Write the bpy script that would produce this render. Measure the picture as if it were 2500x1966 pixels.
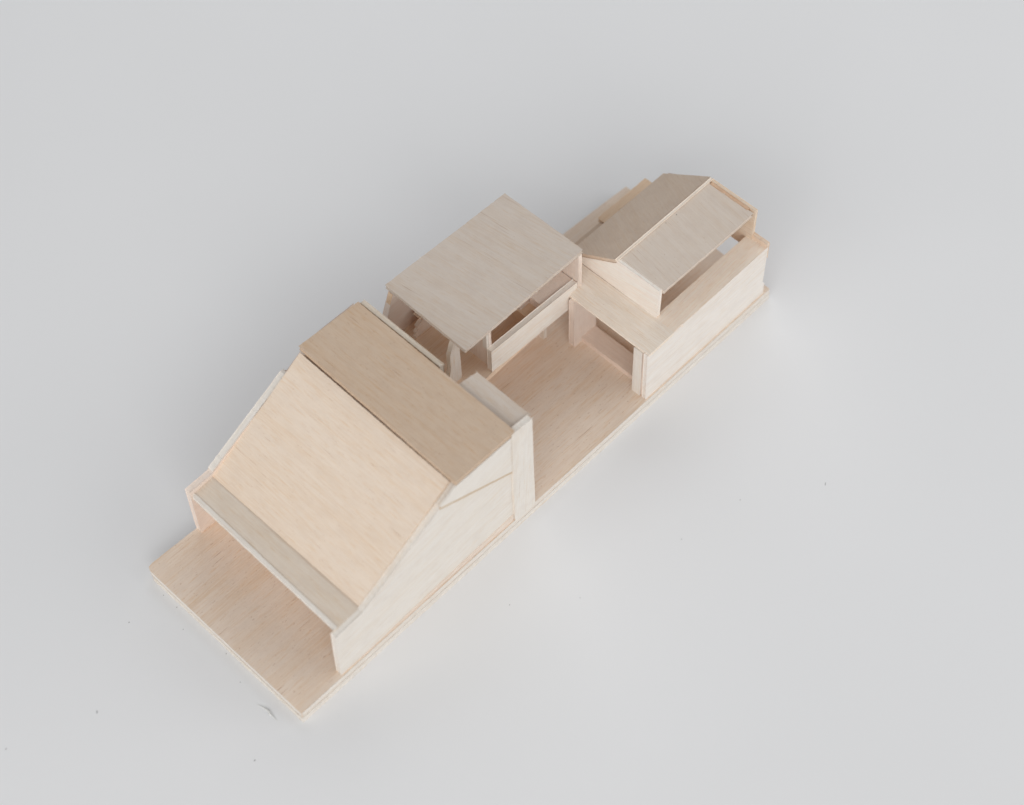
import bpy, bmesh, math, random
from mathutils import Vector, Matrix
for o in list(bpy.data.objects): bpy.data.objects.remove(o)
sc = bpy.context.scene
C = sc.collection
MM = 0.001
random.seed(7)

# ------------------------------------------------------------------ camera
cd = bpy.data.cameras.new('camera'); cam = bpy.data.objects.new('camera', cd); C.objects.link(cam)
right = Vector((0.69608292, -0.71761717, -0.02223002)); up = Vector((0.60800428, 0.57272686, 0.54983155)); fwd = Vector((0.38183683, 0.3962443, -0.83497969))
m = Matrix((right, up, -fwd)).transposed().to_4x4(); m.translation = Vector((-100.457, -186.368, 453.324)) * MM
cam.matrix_world = m
cd.sensor_width = 36; cd.sensor_fit = 'HORIZONTAL'; cd.lens = 4666.8 / 2500 * 36
cd.clip_start = 0.01; cd.clip_end = 20
cd.dof.use_dof = True; cd.dof.focus_distance = 0.522; cd.dof.aperture_fstop = 9
sc.camera = cam

# ------------------------------------------------------------------ room light
w = bpy.data.worlds.new('World'); sc.world = w; w.use_nodes = True
bg = w.node_tree.nodes['Background']; bg.inputs[0].default_value = (0.96, 0.975, 1.0, 1); bg.inputs[1].default_value = 0.275
def area(name, loc, target, sx, sy, power, col):
    l = bpy.data.lights.new(name, 'AREA'); l.shape = 'RECTANGLE'; l.size = sx; l.size_y = sy; l.energy = power; l.color = col
    o = bpy.data.objects.new(name, l); C.objects.link(o); o.location = loc
    o.rotation_euler = (Vector(target) - Vector(loc)).to_track_quat('-Z', 'Y').to_euler()
    return o
AIM = (0.10, 0.03, 0.02)
area('window_light', (-1.25, -1.35, 1.0), AIM, 2.2, 1.4, 25.0, (1.0, 0.985, 0.96))
area('side_window_light', (1.35, -1.35, 1.0), AIM, 2.0, 1.3, 12.0, (1.0, 0.99, 0.97))
area('left_fill_light', (-1.8, 0.03, 1.0), AIM, 1.6, 1.3, 10.0, (1.0, 0.985, 0.96))  # unseen fill lamp, added to brighten the faces toward the front end
area('far_fill_light', (1.3, 1.0, 1.4), AIM, 1.6, 1.3, 8.5, (0.97, 0.985, 1.0))  # unseen lamp added behind the model to lift the table and far sides
sc.view_settings.view_transform = 'Standard'; sc.view_settings.look = 'None'
sc.view_settings.exposure = 0.05; sc.view_settings.gamma = 1.0; sc.view_settings.use_curve_mapping = False
sc.render.engine = 'CYCLES'; sc.cycles.max_bounces = 16; sc.cycles.diffuse_bounces = 12

# ------------------------------------------------------------------ materials
def nt(name):
    mt = bpy.data.materials.new(name); mt.use_nodes = True
    t = mt.node_tree; b = t.nodes['Principled BSDF']
    return mt, t, b
def N(t, typ, **kw):
    n = t.nodes.new(typ)
    for k, v in kw.items(): setattr(n, k, v)
    return n
_wood = {}
def wood(grain, tint, streak=1.0, pores=1.0, mottle=1.0):
    """balsa: tint = linear base colour, grain = direction the fibres run"""
    key = (tuple(grain), tuple(tint), streak, pores, mottle)
    if key in _wood: return _wood[key]
    mt, t, b = nt('balsa_wood'); L = t.links.new
    g = Vector(grain).normalized()
    a = g.cross(Vector((0, 0, 1)));  a = Vector((0, 1, 0)) if a.length < .1 else a.normalized()
    c = g.cross(a)
    tc = N(t, 'ShaderNodeTexCoord'); oi = N(t, 'ShaderNodeObjectInfo')
    sc_ = N(t, 'ShaderNodeVectorMath', operation='SCALE'); sc_.inputs[3].default_value = 1000; L(tc.outputs['Object'], sc_.inputs[0])
    rv = N(t, 'ShaderNodeMath', operation='MULTIPLY'); rv.inputs[1].default_value = 517.0; L(oi.outputs['Random'], rv.inputs[0])
    ad = N(t, 'ShaderNodeVectorMath', operation='ADD'); L(sc_.outputs[0], ad.inputs[0]); L(rv.outputs[0], ad.inputs[1])
    def coords(sg, sp):
        cx = N(t, 'ShaderNodeCombineXYZ')
        for i, (ax, s) in enumerate(((g, sg), (a, sp), (c, sp))):
            d = N(t, 'ShaderNodeVectorMath', operation='DOT_PRODUCT'); d.inputs[1].default_value = ax * s
            L(ad.outputs[0], d.inputs[0]); L(d.outputs['Value'], cx.inputs[i])
        return cx.outputs[0]
    def noise(co, detail=3, rough=.55, dist=0.0):
        n = N(t, 'ShaderNodeTexNoise'); n.inputs['Scale'].default_value = 1; n.inputs['Detail'].default_value = detail
        n.inputs['Roughness'].default_value = rough; n.inputs['Distortion'].default_value = dist; L(co, n.inputs['Vector']); return n.outputs['Fac']
    def ramp(f, p0, p1, v0, v1):
        r = N(t, 'ShaderNodeMapRange'); r.inputs[1].default_value = p0; r.inputs[2].default_value = p1; r.inputs[3].default_value = v0; r.inputs[4].default_value = v1
        L(f, r.inputs[0]); return r.outputs[0]
    def mix(fac, c0, c1, mode='MIX'):
        x = N(t, 'ShaderNodeMix', data_type='RGBA', blend_type=mode)
        for i, v in ((0, fac), (6, c0), (7, c1)):
            if isinstance(v, bpy.types.NodeSocket): L(v, x.inputs[i])
            elif i == 0: x.inputs[0].default_value = v
            else: x.inputs[i].default_value = (*v, 1)
        return x.outputs[2]
    tint = Vector(tint)
    warm = Vector((tint.x * .93, tint.y * .79, tint.z * .62)); pale = Vector((min(.9, tint.x * 1.06), min(.9, tint.y * 1.07), min(.9, tint.z * 1.08)))
    dark = Vector((tint.x * .58, tint.y * .40, tint.z * .27))
    broad = noise(coords(.009, .22), 4, .65, .3)
    col = mix(ramp(broad, .44, .66, 0, .42 * streak), tint, warm)
    strk = noise(coords(.018, 1.25), 4, .6, .4)
    col = mix(ramp(strk, .57, .70, 0, .60 * streak), col, warm)
    fib = noise(coords(.07, 2.4), 4, .65)
    col = mix(ramp(fib, .40, .62, .0, .75), col, pale)
    fib2 = noise(coords(.22, 3.2), 2, .5)
    col = mix(ramp(fib2, .55, .70, 0, .55 * streak), col, warm)
    mo = noise(coords(.22, .30), 4, .6)
    col = mix(ramp(mo, .45, .72, 0, .30 * mottle), col, (tint.x * .86, tint.y * .82, tint.z * .80))
    po = noise(coords(.06, 3.0), 2, .5, .15)
    col = mix(ramp(po, .70, .745, 0, .85 * pores), col, dark)
    tiny = noise(coords(.9, 3.2), 1, .5)
    col = mix(ramp(tiny, .70, .77, 0, .50 * pores), col, dark)
    L(col, b.inputs['Base Color'])
    L(ramp(fib, .3, .8, .62, .80), b.inputs['Roughness']); b.inputs['Specular IOR Level'].default_value = .32
    hm = N(t, 'ShaderNodeMath', operation='ADD'); L(fib, hm.inputs[0]); L(tiny, hm.inputs[1])
    bp = N(t, 'ShaderNodeBump'); bp.inputs['Strength'].default_value = .28; bp.inputs['Distance'].default_value = .00018
    L(hm.outputs[0], bp.inputs['Height']); L(bp.outputs[0], b.inputs['Normal'])
    _wood[key] = mt
    return mt
X, Y, Z = (1, 0, 0), (0, 1, 0), (0, 0, 1)
PALE = (.79, .745, .69); CREAM = (.85, .765, .675); HONEY = (.83, .70, .58); TAN = (.61, .475, .36); PINK = (.83, .725, .65); GREY = (.615, .54, .475); BROWN = (.79, .67, .565); PEACH = (.78, .60, .44)

def table_mat():
    mt, t, b = nt('white_laminate'); L = t.links.new
    tc = N(t, 'ShaderNodeTexCoord')
    n = N(t, 'ShaderNodeTexNoise'); n.inputs['Scale'].default_value = 9; n.inputs['Detail'].default_value = 3; L(tc.outputs['Object'], n.inputs['Vector'])
    r = N(t, 'ShaderNodeValToRGB'); r.color_ramp.elements[0].position = .3; r.color_ramp.elements[0].color = (.797, .803, .814, 1); r.color_ramp.elements[1].position = .7; r.color_ramp.elements[1].color = (.816, .822, .835, 1)
    L(n.outputs['Fac'], r.inputs[0]); L(r.outputs[0], b.inputs['Base Color'])
    b.inputs['Roughness'].default_value = .38; b.inputs['Specular IOR Level'].default_value = .4
    f = N(t, 'ShaderNodeTexNoise'); f.inputs['Scale'].default_value = 900; f.inputs['Detail'].default_value = 2; L(tc.outputs['Object'], f.inputs['Vector'])
    bp = N(t, 'ShaderNodeBump'); bp.inputs['Strength'].default_value = .05; bp.inputs['Distance'].default_value = .0002
    L(f.outputs['Fac'], bp.inputs['Height']); L(bp.outputs[0], b.inputs['Normal'])
    return mt
def plain(name, col, rough=.8):
    mt, t, b = nt(name); n = N(t, 'ShaderNodeTexNoise'); n.inputs['Scale'].default_value = 4000
    tc = N(t, 'ShaderNodeTexCoord'); t.links.new(tc.outputs['Object'], n.inputs['Vector'])
    r = N(t, 'ShaderNodeValToRGB'); r.color_ramp.elements[0].color = (*[c * .8 for c in col], 1); r.color_ramp.elements[1].color = (*[min(.95, c * 1.15) for c in col], 1)
    t.links.new(n.outputs['Fac'], r.inputs[0]); t.links.new(r.outputs[0], b.inputs['Base Color']); b.inputs['Roughness'].default_value = rough
    return mt

# ------------------------------------------------------------------ geometry helpers (millimetres)
def link(name, bm, mat, parent=None):
    me = bpy.data.meshes.new(name); bmesh.ops.recalc_face_normals(bm, faces=bm.faces); bm.to_mesh(me); bm.free()
    o = bpy.data.objects.new(name, me); C.objects.link(o); me.materials.append(mat)
    if parent: o.parent = parent
    return o
def prism(name, pts, ext, mat, parent, jit=.05, step=.7, bev=.16, fray=()):
    """cut sheet: outline pts (3D, planar) pushed by ext; the knife-cut outline wanders by jit mm"""
    pts = [Vector(p) for p in pts]; ext = Vector(ext); n = len(pts)
    ring = []; corner = []
    for i in range(n):
        p, q = pts[i], pts[(i + 1) % n]; d = q - p; k = max(1, int(d.length / step)); out = d.cross(ext)
        if out.length > 0: out.normalize()
        ph = random.uniform(0, 6.28); am = random.uniform(.4, 1)
        fr = 1.5 if i in fray else 1.0
        for j in range(k):
            s = j / k; e = 0 if j == 0 else 1
            off = out * (random.gauss(0, jit * .42 * fr) + jit * .7 * am * math.sin(ph + s * d.length * .13)) * e
            ring.append(p + d * s + off); corner.append(j == 0)
    bm = bmesh.new()
    lo = [bm.verts.new(v * MM) for v in ring]; hi = [bm.verts.new((v + ext) * MM) for v in ring]
    bm.faces.new(lo); bm.faces.new(hi[::-1]); N_ = len(ring)
    for i in range(N_): bm.faces.new((lo[i], lo[(i + 1) % N_], hi[(i + 1) % N_], hi[i]))
    bm.normal_update()
    if bev:
        es = [e for e in bm.edges if e.is_manifold and e.calc_face_angle(0) > .5]
        bmesh.ops.bevel(bm, geom=es, offset=bev * MM, segments=2, profile=.6, affect='EDGES', clamp_overlap=True)
    return link(name, bm, mat, parent)
def box(name, x0, x1, y0, y1, z0, z1, mat, parent, **kw):
    d = (x1 - x0, y1 - y0, z1 - z0); k = d.index(min(d))
    if k == 0: return prism(name, [(x0, y0, z0), (x0, y1, z0), (x0, y1, z1), (x0, y0, z1)], (d[0], 0, 0), mat, parent, **kw)
    if k == 1: return prism(name, [(x0, y0, z0), (x1, y0, z0), (x1, y0, z1), (x0, y0, z1)], (0, d[1], 0), mat, parent, **kw)
    return prism(name, [(x0, y0, z0), (x1, y0, z0), (x1, y1, z0), (x0, y1, z0)], (0, 0, d[2]), mat, parent, **kw)
def xz(name, poly, y0, y1, mat, parent, **kw): return prism(name, [(x, y0, z) for x, z in poly], (0, y1 - y0, 0), mat, parent, **kw)
def yz(name, poly, x0, x1, mat, parent, **kw): return prism(name, [(x0, y, z) for y, z in poly], (x1 - x0, 0, 0), mat, parent, **kw)
def xy(name, poly, z0, z1, mat, parent, **kw): return prism(name, [(x, y, z0) for x, y in poly], (0, 0, z1 - z0), mat, parent, **kw)

# ------------------------------------------------------------------ setting
bm = bmesh.new(); bmesh.ops.create_cube(bm, size=1, matrix=Matrix.Translation((.12, .03, -.0125)) @ Matrix.Diagonal((2.2, 2.2, .025, 1)))
table = link('table_top', bm, table_mat()); table['kind'] = 'structure'

# ------------------------------------------------------------------ the model
root = bpy.data.objects.new('architectural_model', None); C.objects.link(root); root.empty_display_size = .02
root['label'] = 'long balsa wood architectural model of three joined houses on a narrow base board'
root['category'] = 'architectural model'
T = 4.6
# base of two glued boards
base = xy('base_board', [(0, -.25), (85, -.35), (131, -.34), (184.6, -.3), (185.1, 20), (184.6, 55.8), (140, 58.2), (60, 59.9), (17, 60.3), (2.0, 60.8), (.5, 60.55), (0, 59.6)], 2.35, T, wood(X, BROWN, 1.1, 1.05, .8), root, jit=.07)
xz('edge_strip', [(0.1, 2.45), (184.5, 2.45), (184.5, 4.45), (84, 4.5), (0.2, 4.5)], -.52, -.36, wood(X, PALE, .9, .4), base, jit=.04, bev=.05)
prism('edge_strip', [(-.16, -.2, 2.5), (-.16, 59.5, 2.5), (-.16, 59.5, 4.5), (-.16, -.2, 4.5)], (.14, 0, 0), wood(Y, PALE, .6, .5), base, jit=.04, bev=.04)
xy('base_layer', [(-.25, -.6), (85, -.55), (185, -.5), (185.2, 20), (184.3, 55.6), (60, 59.8), (2.4, 60.6), (-.1, 59.3)], 0.02, 2.3, wood(X, PALE, .8, .6), base, jit=.07)

# --- front house
wr = xz('side_wall', [(14.3, T), (15.0, 25.0), (22.9, 25.4), (24.2, 25.5), (41.6, 35.4), (52.9, 41.9), (58.6, 45.2), (60, 45.9), (78.4, 45.9), (78.4, T)], 0.0, 1.8, wood((1, 0, .1), PALE, .55, .3), root, jit=.06)
xz('wall_overlay', [(52.7, 43.0), (77.9, 30.2), (78.0, 46.0), (58.2, 46.2), (54.3, 44.1)], -.45, -.02, wood((1, 0, .2), PALE, .35, .15), wr, jit=.07, bev=.2)
xz('seam_shade_strip', [(52.6, 41.6), (60, 37.7), (77.9, 28.75), (77.9, 30.15), (52.6, 43.0)], -.16, -.02, wood((1, 0, -.5), (.60, .47, .33), 1.2, .6), wr, jit=.05, bev=.08)  # brown strip put in for the shadow the overlay casts on the wall
xz('wall_strip', [(22, T + .05), (77.7, T + .05), (77.6, 7.4), (58, 6.5), (40, 5.6)], -.22, -.01, wood(X, (.80, .69, .60), .8, .5), wr, bev=.08)
xz('corner_panel', [(78.1, 4.3), (85.6, 4.3), (85.3, 47.0), (79.6, 47.5), (78.0, 47.2)], -.62, 1.0, wood((.06, 0, 1), PALE, .6, .4), root, jit=.08)
wl = xz('side_wall', [(17.1, T), (17.2, 25.2), (25.0, 25.5), (26.5, 26.4), (53.2, 40.6), (54.6, 40.3), (55.4, 39.4), (61, 42.8), (64, 44.9), (80, 44.6), (80, T)], 58.3, 60.15, wood((1, 0, .2), PINK, .5, .4), root, jit=.07)
xz('wall_cap', [(25.4, 25.6), (26.2, 25.7), (53.3, 40.4), (54.4, 40.2), (54.5, 40.9), (53.4, 41.1), (25.6, 26.2)], 58.45, 60.25, wood((1, 0, .5), PALE, .3, .2), wl, jit=.12)
prism('canopy', [(16.9, 1.7, 25.1), (25.9, 1.7, 25.7), (25.9, 58.4, 24.4), (18.1, 58.4, 23.6)], (0, 0, -1.25), wood(Y, (.70, .615, .525), .9, .3), root, jit=.06)
prism('canopy_lip', [(16.4, 1.9, 25.3), (17.1, 1.9, 25.3), (18.3, 58.25, 23.85), (17.6, 58.25, 23.85)], (0, 0, -1.55), wood(Y, PALE, .6, .3), root, jit=.06)
# warm front roof slope
sl = [Vector((25.0, 1.9, 25.9)), Vector((58.15, 1.9, 46.25)), Vector((59.35, 58.2, 45.15)), Vector((25.2, 58.2, 24.3))]
nrm = (sl[1] - sl[0]).cross(sl[3] - sl[0]).normalized(); nrm = nrm if nrm.z > 0 else -nrm
prism('roof_slope', [p + nrm * .35 for p in sl], nrm * -1.5, wood(Y, HONEY, .85, .6, .8), root, jit=.05, bev=.1)
prism('roof_panel', [(58.3, -.35, 48.3), (79.1, -.3, 48.1), (80.5, 58.5, 46.4), (59.7, 58.6, 47.7)], (0.0, 0, -1.45), wood(Y, TAN, 1.2, .9), root, jit=.07, fray=(1,))
prism('roof_strip', [(78.7, .75, 46.6), (85.9, .75, 46.7), (86.0, 19.6, 46.6), (78.9, 20.6, 46.5)], (0, 0, -1.3), wood(Y, GREY, 1.0, .5), root, jit=.08, fray=(2,))
box('rear_wall', 80.9, 82.3, 28.3, 58.2, 22.2, 46.0, wood(Y, (.70, .63, .54), .9, .6), root, jit=.08)
box('rear_wall', 84.3, 85.7, 1.1, 19.5, T, 45.2, wood(Z, PINK), root)
box('return_wall', 80.4, 84.2, 18.2, 19.5, T, 45.2, wood(Z, PINK), root)
box('front_wall', 34.0, 35.4, 1.9, 58.2, T, 26.5, wood(Y, PINK), root)

# --- middle block on its raised floor
xy('floor_slab', [(82.4, 28.9), (98, 29.05), (113, 29.75), (134.2, 30.6), (134.2, 57.2), (82.4, 58.0)], 20.0, 22.0, wood(X, (.84, .67, .53), 1.2, .8), root, jit=.06)
w2 = xz('side_wall', [(86.5, 22.1), (88.7, 33.4), (91.6, 40.5), (134.5, 40.5), (134.5, 22.1)], 57.0, 58.9, wood(X, (.87, .77, .71), .4, .3), root, jit=.08)
prism('glue_patch', [(90.05, 57.3, 36.8), (91.35, 57.3, 40.2), (91.35, 58.75, 40.3), (90.1, 58.7, 36.9)], (-.12, 0, .05), wood(Z, PEACH, 1.2, .8), w2, bev=.03)
box('end_wall', 134.6, 136.0, 29.4, 58.5, 19.0, 40.5, wood(Z, PINK, .5, .3), root, jit=.08)
prism('flat_roof', [(91.2, 29.35, 42.0), (136.4, 29.6, 42.0), (136.1, 58.6, 42.0), (91.5, 59.9, 42.0)], (0, 0, -1.35), wood((-.12, 1, 0), GREY, .85, .5), root, jit=.08, fray=(0, 2))
prism('parapet', [(100.3, 29.2, 21.9), (134.4, 29.45, 20.0), (134.4, 29.45, 29.2), (100.5, 29.2, 31.3)], (0.02, 1.7, 0), wood((1, 0, -.05), (.87, .81, .75), .8, .4), root, jit=.07, fray=(0,))
box('partition', 101.0, 102.1, 30.95, 41.4, 22.0, 40.6, wood(Z, PINK, .4, .4), root, jit=.06)
box('partition_edge', 100.2, 101.0, 30.9, 32.2, 31.4, 40.6, wood(Z, PALE, .4, .3), root, jit=.04)
xz('brace_panel', [(91.7, 40.6), (93.1, 40.6), (93.2, 22.0), (88.0, 22.0), (89.7, 29.0), (89.8, 31.4), (89.9, 35.6)], 34.0, 35.5, wood(Z, (.80, .73, .66), 1.1, .9), root, jit=.06, step=.6)
st = xz('low_screen', [(93.6, 22.0), (94.4, 23.2), (94.0, 24.3), (95.1, 25.0), (94.8, 26.4), (96.6, 27.6), (112, 27.6), (112, 22.0)], 52.4, 53.6, wood(X, PINK, .8, .5), root, jit=.18, step=.7)
xz('screen_rail', [(96.4, 28.4), (112, 28.4), (112, 27.7), (96.4, 27.7)], 53.2, 55.4, wood(X, BROWN), st)
box('stair_block', 118.0, 134.2, 31.4, 45.0, 22.0, 25.9, wood(Y, PEACH, .7, .4), root)
box('stair_block', 118.6, 134.2, 36.2, 50.0, 26.0, 29.2, wood(X, PINK, .4, .4), root)
box('stair_block', 122.2, 134.2, 31.4, 36.0, 26.0, 29.0, wood(Z, PINK, .4, .4), root)
box('cross_wall', 122.6, 123.8, 38.0, 56.8, 29.4, 40.4, wood(Z, PINK, .4, .4), root)
box('ground_wall', 86.5, 126.2, 37.0, 38.5, T, 20.0, wood(X, PINK, .6, .4), root)
box('ground_wall', 126.4, 127.6, 35.0, 38.5, T, 20.0, wood(Z, PALE, .6, .4), root)

# --- rear house
H = 26.9
wr3 = xz('side_wall', [(131.2, T), (131.0, 25.9), (181.4, 26.9), (181.2, 10.4), (182.0, 9.6), (182.2, T)], 0.0, 1.3, wood(X, (.84, .79, .74), .6, .35), root, jit=.06)
box('front_post', 131.6, 133.0, 1.35, 2.1, T, 25.3, wood(Z, PINK, .5, .3), root, jit=.03)
box('front_post', 131.0, 132.4, 2.15, 4.9, T, 25.4, wood(Z, PALE, .4, .3), root, jit=.05)
prism('deck_board', [(131.5, -.05, 26.5), (141.5, -.05, 26.9), (141.2, 34.2, 26.9), (131.6, 34.2, 26.5)], (0, 0, -1.1), wood(Y, CREAM, 1.0, .5), root, jit=.06)
box('deck_board', 141.6, 180.7, .15, 6.9, 25.6, 26.95, wood((1, .04, 0), (.89, .775, .67), .9, .5), root, jit=.09)
box('inner_wall', 130.6, 139.6, 26.8, 28.8, T, 25.4, wood(Z, (.80, .695, .625), .3, .2), root, jit=.05)
box('step_board', 133.7, 139.2, 4.95, 26.7, T, 6.5, wood(Y, (.78, .655, .57), .4, .3), root, jit=.08)
yz('gable_wall', [(6.5, 27.0), (6.1, 39.45), (21.4, 39.5), (37.2, 28.9), (37.2, 27.0)], 141.6, 142.8, wood((0, 1, -.15), (.89, .82, .76), .5, .4), root, jit=.05)
g2 = yz('gable_wall', [(5.2, 27.0), (5.0, 39.5), (21.4, 39.5), (37.2, 28.9), (37.2, 27.0)], 180.2, 181.2, wood((0, 1, -.15), (.76, .64, .52), .9, .8), root, jit=.06)
box('glue_stain', 179.2, 180.15, 7.0, 20.6, 38.3, 39.6, wood(Y, (.66, .46, .32), 1.6, 2.0, 2.5), g2, jit=.1, bev=.08)
prism('roof_panel', [(142.9, 5.5, 39.55), (179.1, 5.3, 39.5), (179.1, 20.9, 39.5), (142.9, 21.0, 39.55)], (0, 0, -1.3), wood((.15, 1, 0), (.66, .575, .50), .5, .7), root, jit=.06, bev=.35, fray=(0,))
sl = [Vector((141.4, 21.9, 39.0)), Vector((180.9, 21.9, 39.0)), Vector((180.0, 37.7, 28.4)), Vector((141.4, 37.9, 28.4))]
nrm = (sl[1] - sl[0]).cross(sl[3] - sl[0]).normalized(); nrm = nrm if nrm.z > 0 else -nrm
prism('roof_slope', [p + nrm * .75 for p in sl], nrm * -1.2, wood((.5, .8, -.5), (.66, .535, .43), .6, .5, 1.2), root, jit=.06, bev=.3)
box('ridge_strip', 141.5, 180.9, 21.1, 21.8, 39.2, 39.95, wood(X, CREAM, .7, .3), root, jit=.05)
box('back_wall', 180.8, 182.0, 0.1, 35.5, 21.6, 28.4, wood(Y, (.76, .62, .50), 1.1, .5), root, jit=.06)
box('side_board', 160.8, 181.0, 37.3, 45.6, 18.6, 20.0, wood(X, PEACH, .9, .4), root, jit=.08)
box('side_board', 142.0, 160.5, 37.3, 44.4, 18.0, 19.4, wood(X, (.62, .49, .38), .8, .4), root, jit=.08)
box('side_wall', 141.8, 180.4, 42.4, 43.8, T, 17.9, wood(X, TAN, .8, .4), root)
box('side_wall', 142.9, 180.1, 36.0, 37.2, 17.9, 28.2, wood(X, PINK, .6, .4), root)

# loose fibres left by the knife on cut edges
def splinters(part, spots):
    for x, y, z, dx, dy, dz in spots:
        bm = bmesh.new(); p = Vector((x, y, z)); d = Vector((dx, dy, dz)); a = d.cross(Vector((.3, .2, 1))).normalized() * .055; b_ = d.cross(a).normalized() * .055
        mid = p + d * .55 + Vector((.08, -.05, .1)); rings = [[bm.verts.new((q + o * k) * MM) for o in (a, b_, -a, -b_)] for q, k in ((p, 1.0), (mid, .8), (p + d, .15))]
        for u, v in zip(rings, rings[1:]):
            for k in range(4): bm.faces.new((u[k], u[(k + 1) % 4], v[(k + 1) % 4], v[k]))
        bm.faces.new(rings[0]); bm.faces.new(rings[-1])
        link('splinter', bm, wood(X, (.88, .83, .76), .2, 0.0), part)
kids = {}
for o in root.children: kids.setdefault(o.name.split('.')[0], []).append(o)
splinters(kids['rear_wall'][0], [(81.6, 28.35, 45.9, .5, -.5, .9), (82.1, 28.4, 45.0, .7, -.3, .5), (81.3, 28.3, 44.2, -.3, -.8, .4)])
splinters(kids['flat_roof'][0], [(104.5, 59.5, 41.9, -.5, .9, .5), (106.0, 59.4, 41.8, .6, .9, .4), (118, 29.45, 41.2, .4, -.6, -.3), (127, 58.8, 41.8, .3, .7, .3)])
splinters(kids['roof_strip'][0], [(85.9, 19.6, 46.4, .3, .8, .5), (84.2, 19.8, 46.3, -.2, .9, .3), (85.8, 1.0, 46.5, .6, -.4, .5)])
splinters(kids['brace_panel'][0], [(89.7, 34.1, 33.0, -.7, -.3, .3), (89.7, 34.4, 31.6, -.8, -.2, -.1), (89.6, 34.2, 29.9, -.7, .1, .4)])
splinters(kids['corner_panel'][0], [(85.4, -.4, 38.0, .7, -.2, .2), (85.4, -.3, 46.6, .6, -.3, .5)])
splinters(kids['low_screen'][0], [(94.1, 52.6, 23.6, -.9, .1, .3), (94.7, 52.7, 25.8, -.8, -.2, .3)])
splinters(kids['canopy'][0], [(17.8, 57.6, 24.3, -.5, -.3, .5)])

# ------------------------------------------------------------------ shaving and crumbs on the table
grey = plain('dust_grey', (.16, .15, .145)); lint = plain('pale_shaving', (.78, .78, .76))
def shaving():
    bm = bmesh.new(); n = 26; rows = []
    for i in range(n + 1):
        s = i / n; x = -5.22 + .44 * s + .5 * math.sin(s * math.pi) * (1 if s < .55 else .55); y = 11.69 - 7.4 * s
        wd = .08 + .26 * math.sin(math.pi * s) ** 1.5 + (.12 if .48 < s < .62 else 0); h = .05 + .30 * math.sin(math.pi * s) * (1 - .3 * math.sin(9 * s))
        rows.append([bm.verts.new(Vector(v) * MM) for v in ((x - wd, y, .03), (x - wd * .4, y, h * .75), (x + wd * .35, y, h), (x + wd * .3, y, h - .09), (x - wd * .35, y, h * .7 - .09), (x - wd * .85, y, .01))])
    for a, b_ in zip(rows, rows[1:]):
        for k in range(6): bm.faces.new((a[k], a[(k + 1) % 6], b_[(k + 1) % 6], b_[k]))
    bm.faces.new(rows[0]); bm.faces.new(rows[-1][::-1])
    for f in bm.faces: f.smooth = True
    return link('wood_shaving', bm, lint)
s = shaving(); s['label'] = 'curled white sliver lying on the table beside the front corner of the model'; s['category'] = 'shaving'
def crumb(x, y, sx, sy, rot, label, group=None, mat=grey, z=.01):
    bm = bmesh.new(); bmesh.ops.create_icosphere(bm, subdivisions=2, radius=1)
    for v in bm.verts:
        k = random.uniform(.7, 1.15); v.co = Vector((v.co.x * sx * k, v.co.y * sy * k, max(0, (v.co.z + .6)) * min(sx, sy) * .45 * k)) * MM
    o = link('dust_crumb', bm, mat); o.location = (x * MM, y * MM, z * MM); o.rotation_euler.z = rot
    o['label'] = label; o['category'] = 'crumb'
    if group: o['group'] = group
soft = plain('lint_grey', (.55, .55, .56))
crumb(-35.24, 40.11, .48, .2, .9, 'soft grey crumb alone on the table left of the curled sliver', None, soft)
crumb(146.7, -52.7, .55, .16, .55, 'thin grey fleck alone at the far right of the table', None, soft)
crumb(-57.8, 49.05, .3, .18, .3, 'faint grey crumb near the left edge of the picture', None, soft)
crumb(-15.95, .57, .2, .15, 0, 'tiny dark speck below the curled sliver')
crumb(-13.0, 54.1, .16, .12, 0, 'tiny dark speck farthest out to the left of the front board edge')
ORD = ('first', 'second', 'third', 'fourth', 'fifth')
for k, (x, y) in enumerate(((-1.45, 53.65), (-1.3, 48.3), (-4.43, 42.07), (-1.2, 28.43), (-4.08, 19.54))):
    crumb(x, y, .13, .10, random.random() * 3, '%s tiny dark speck from the rounded corner along the front board edge' % ORD[k], 'specks along the front edge of the base board')
for k, (x, y) in enumerate(((60.23, -15.55), (74.6, -27.71), (106.51, -35.52), (126.77, -39.02))):
    crumb(x, y, .13, .09, random.random() * 3, '%s tiny dark speck from the left on the table right of the model' % ORD[k], 'specks on the table right of the model')
crumb(160.4, 20.35, .14, .1, .4, 'tiny dark speck on the rear roof panel, the nearer of two beside the ridge', 'specks on the rear roof panel', grey, 39.56)
crumb(164.6, 20.15, .22, .09, .9, 'tiny dark fleck on the rear roof panel, the farther of two beside the ridge', 'specks on the rear roof panel', grey, 39.56)
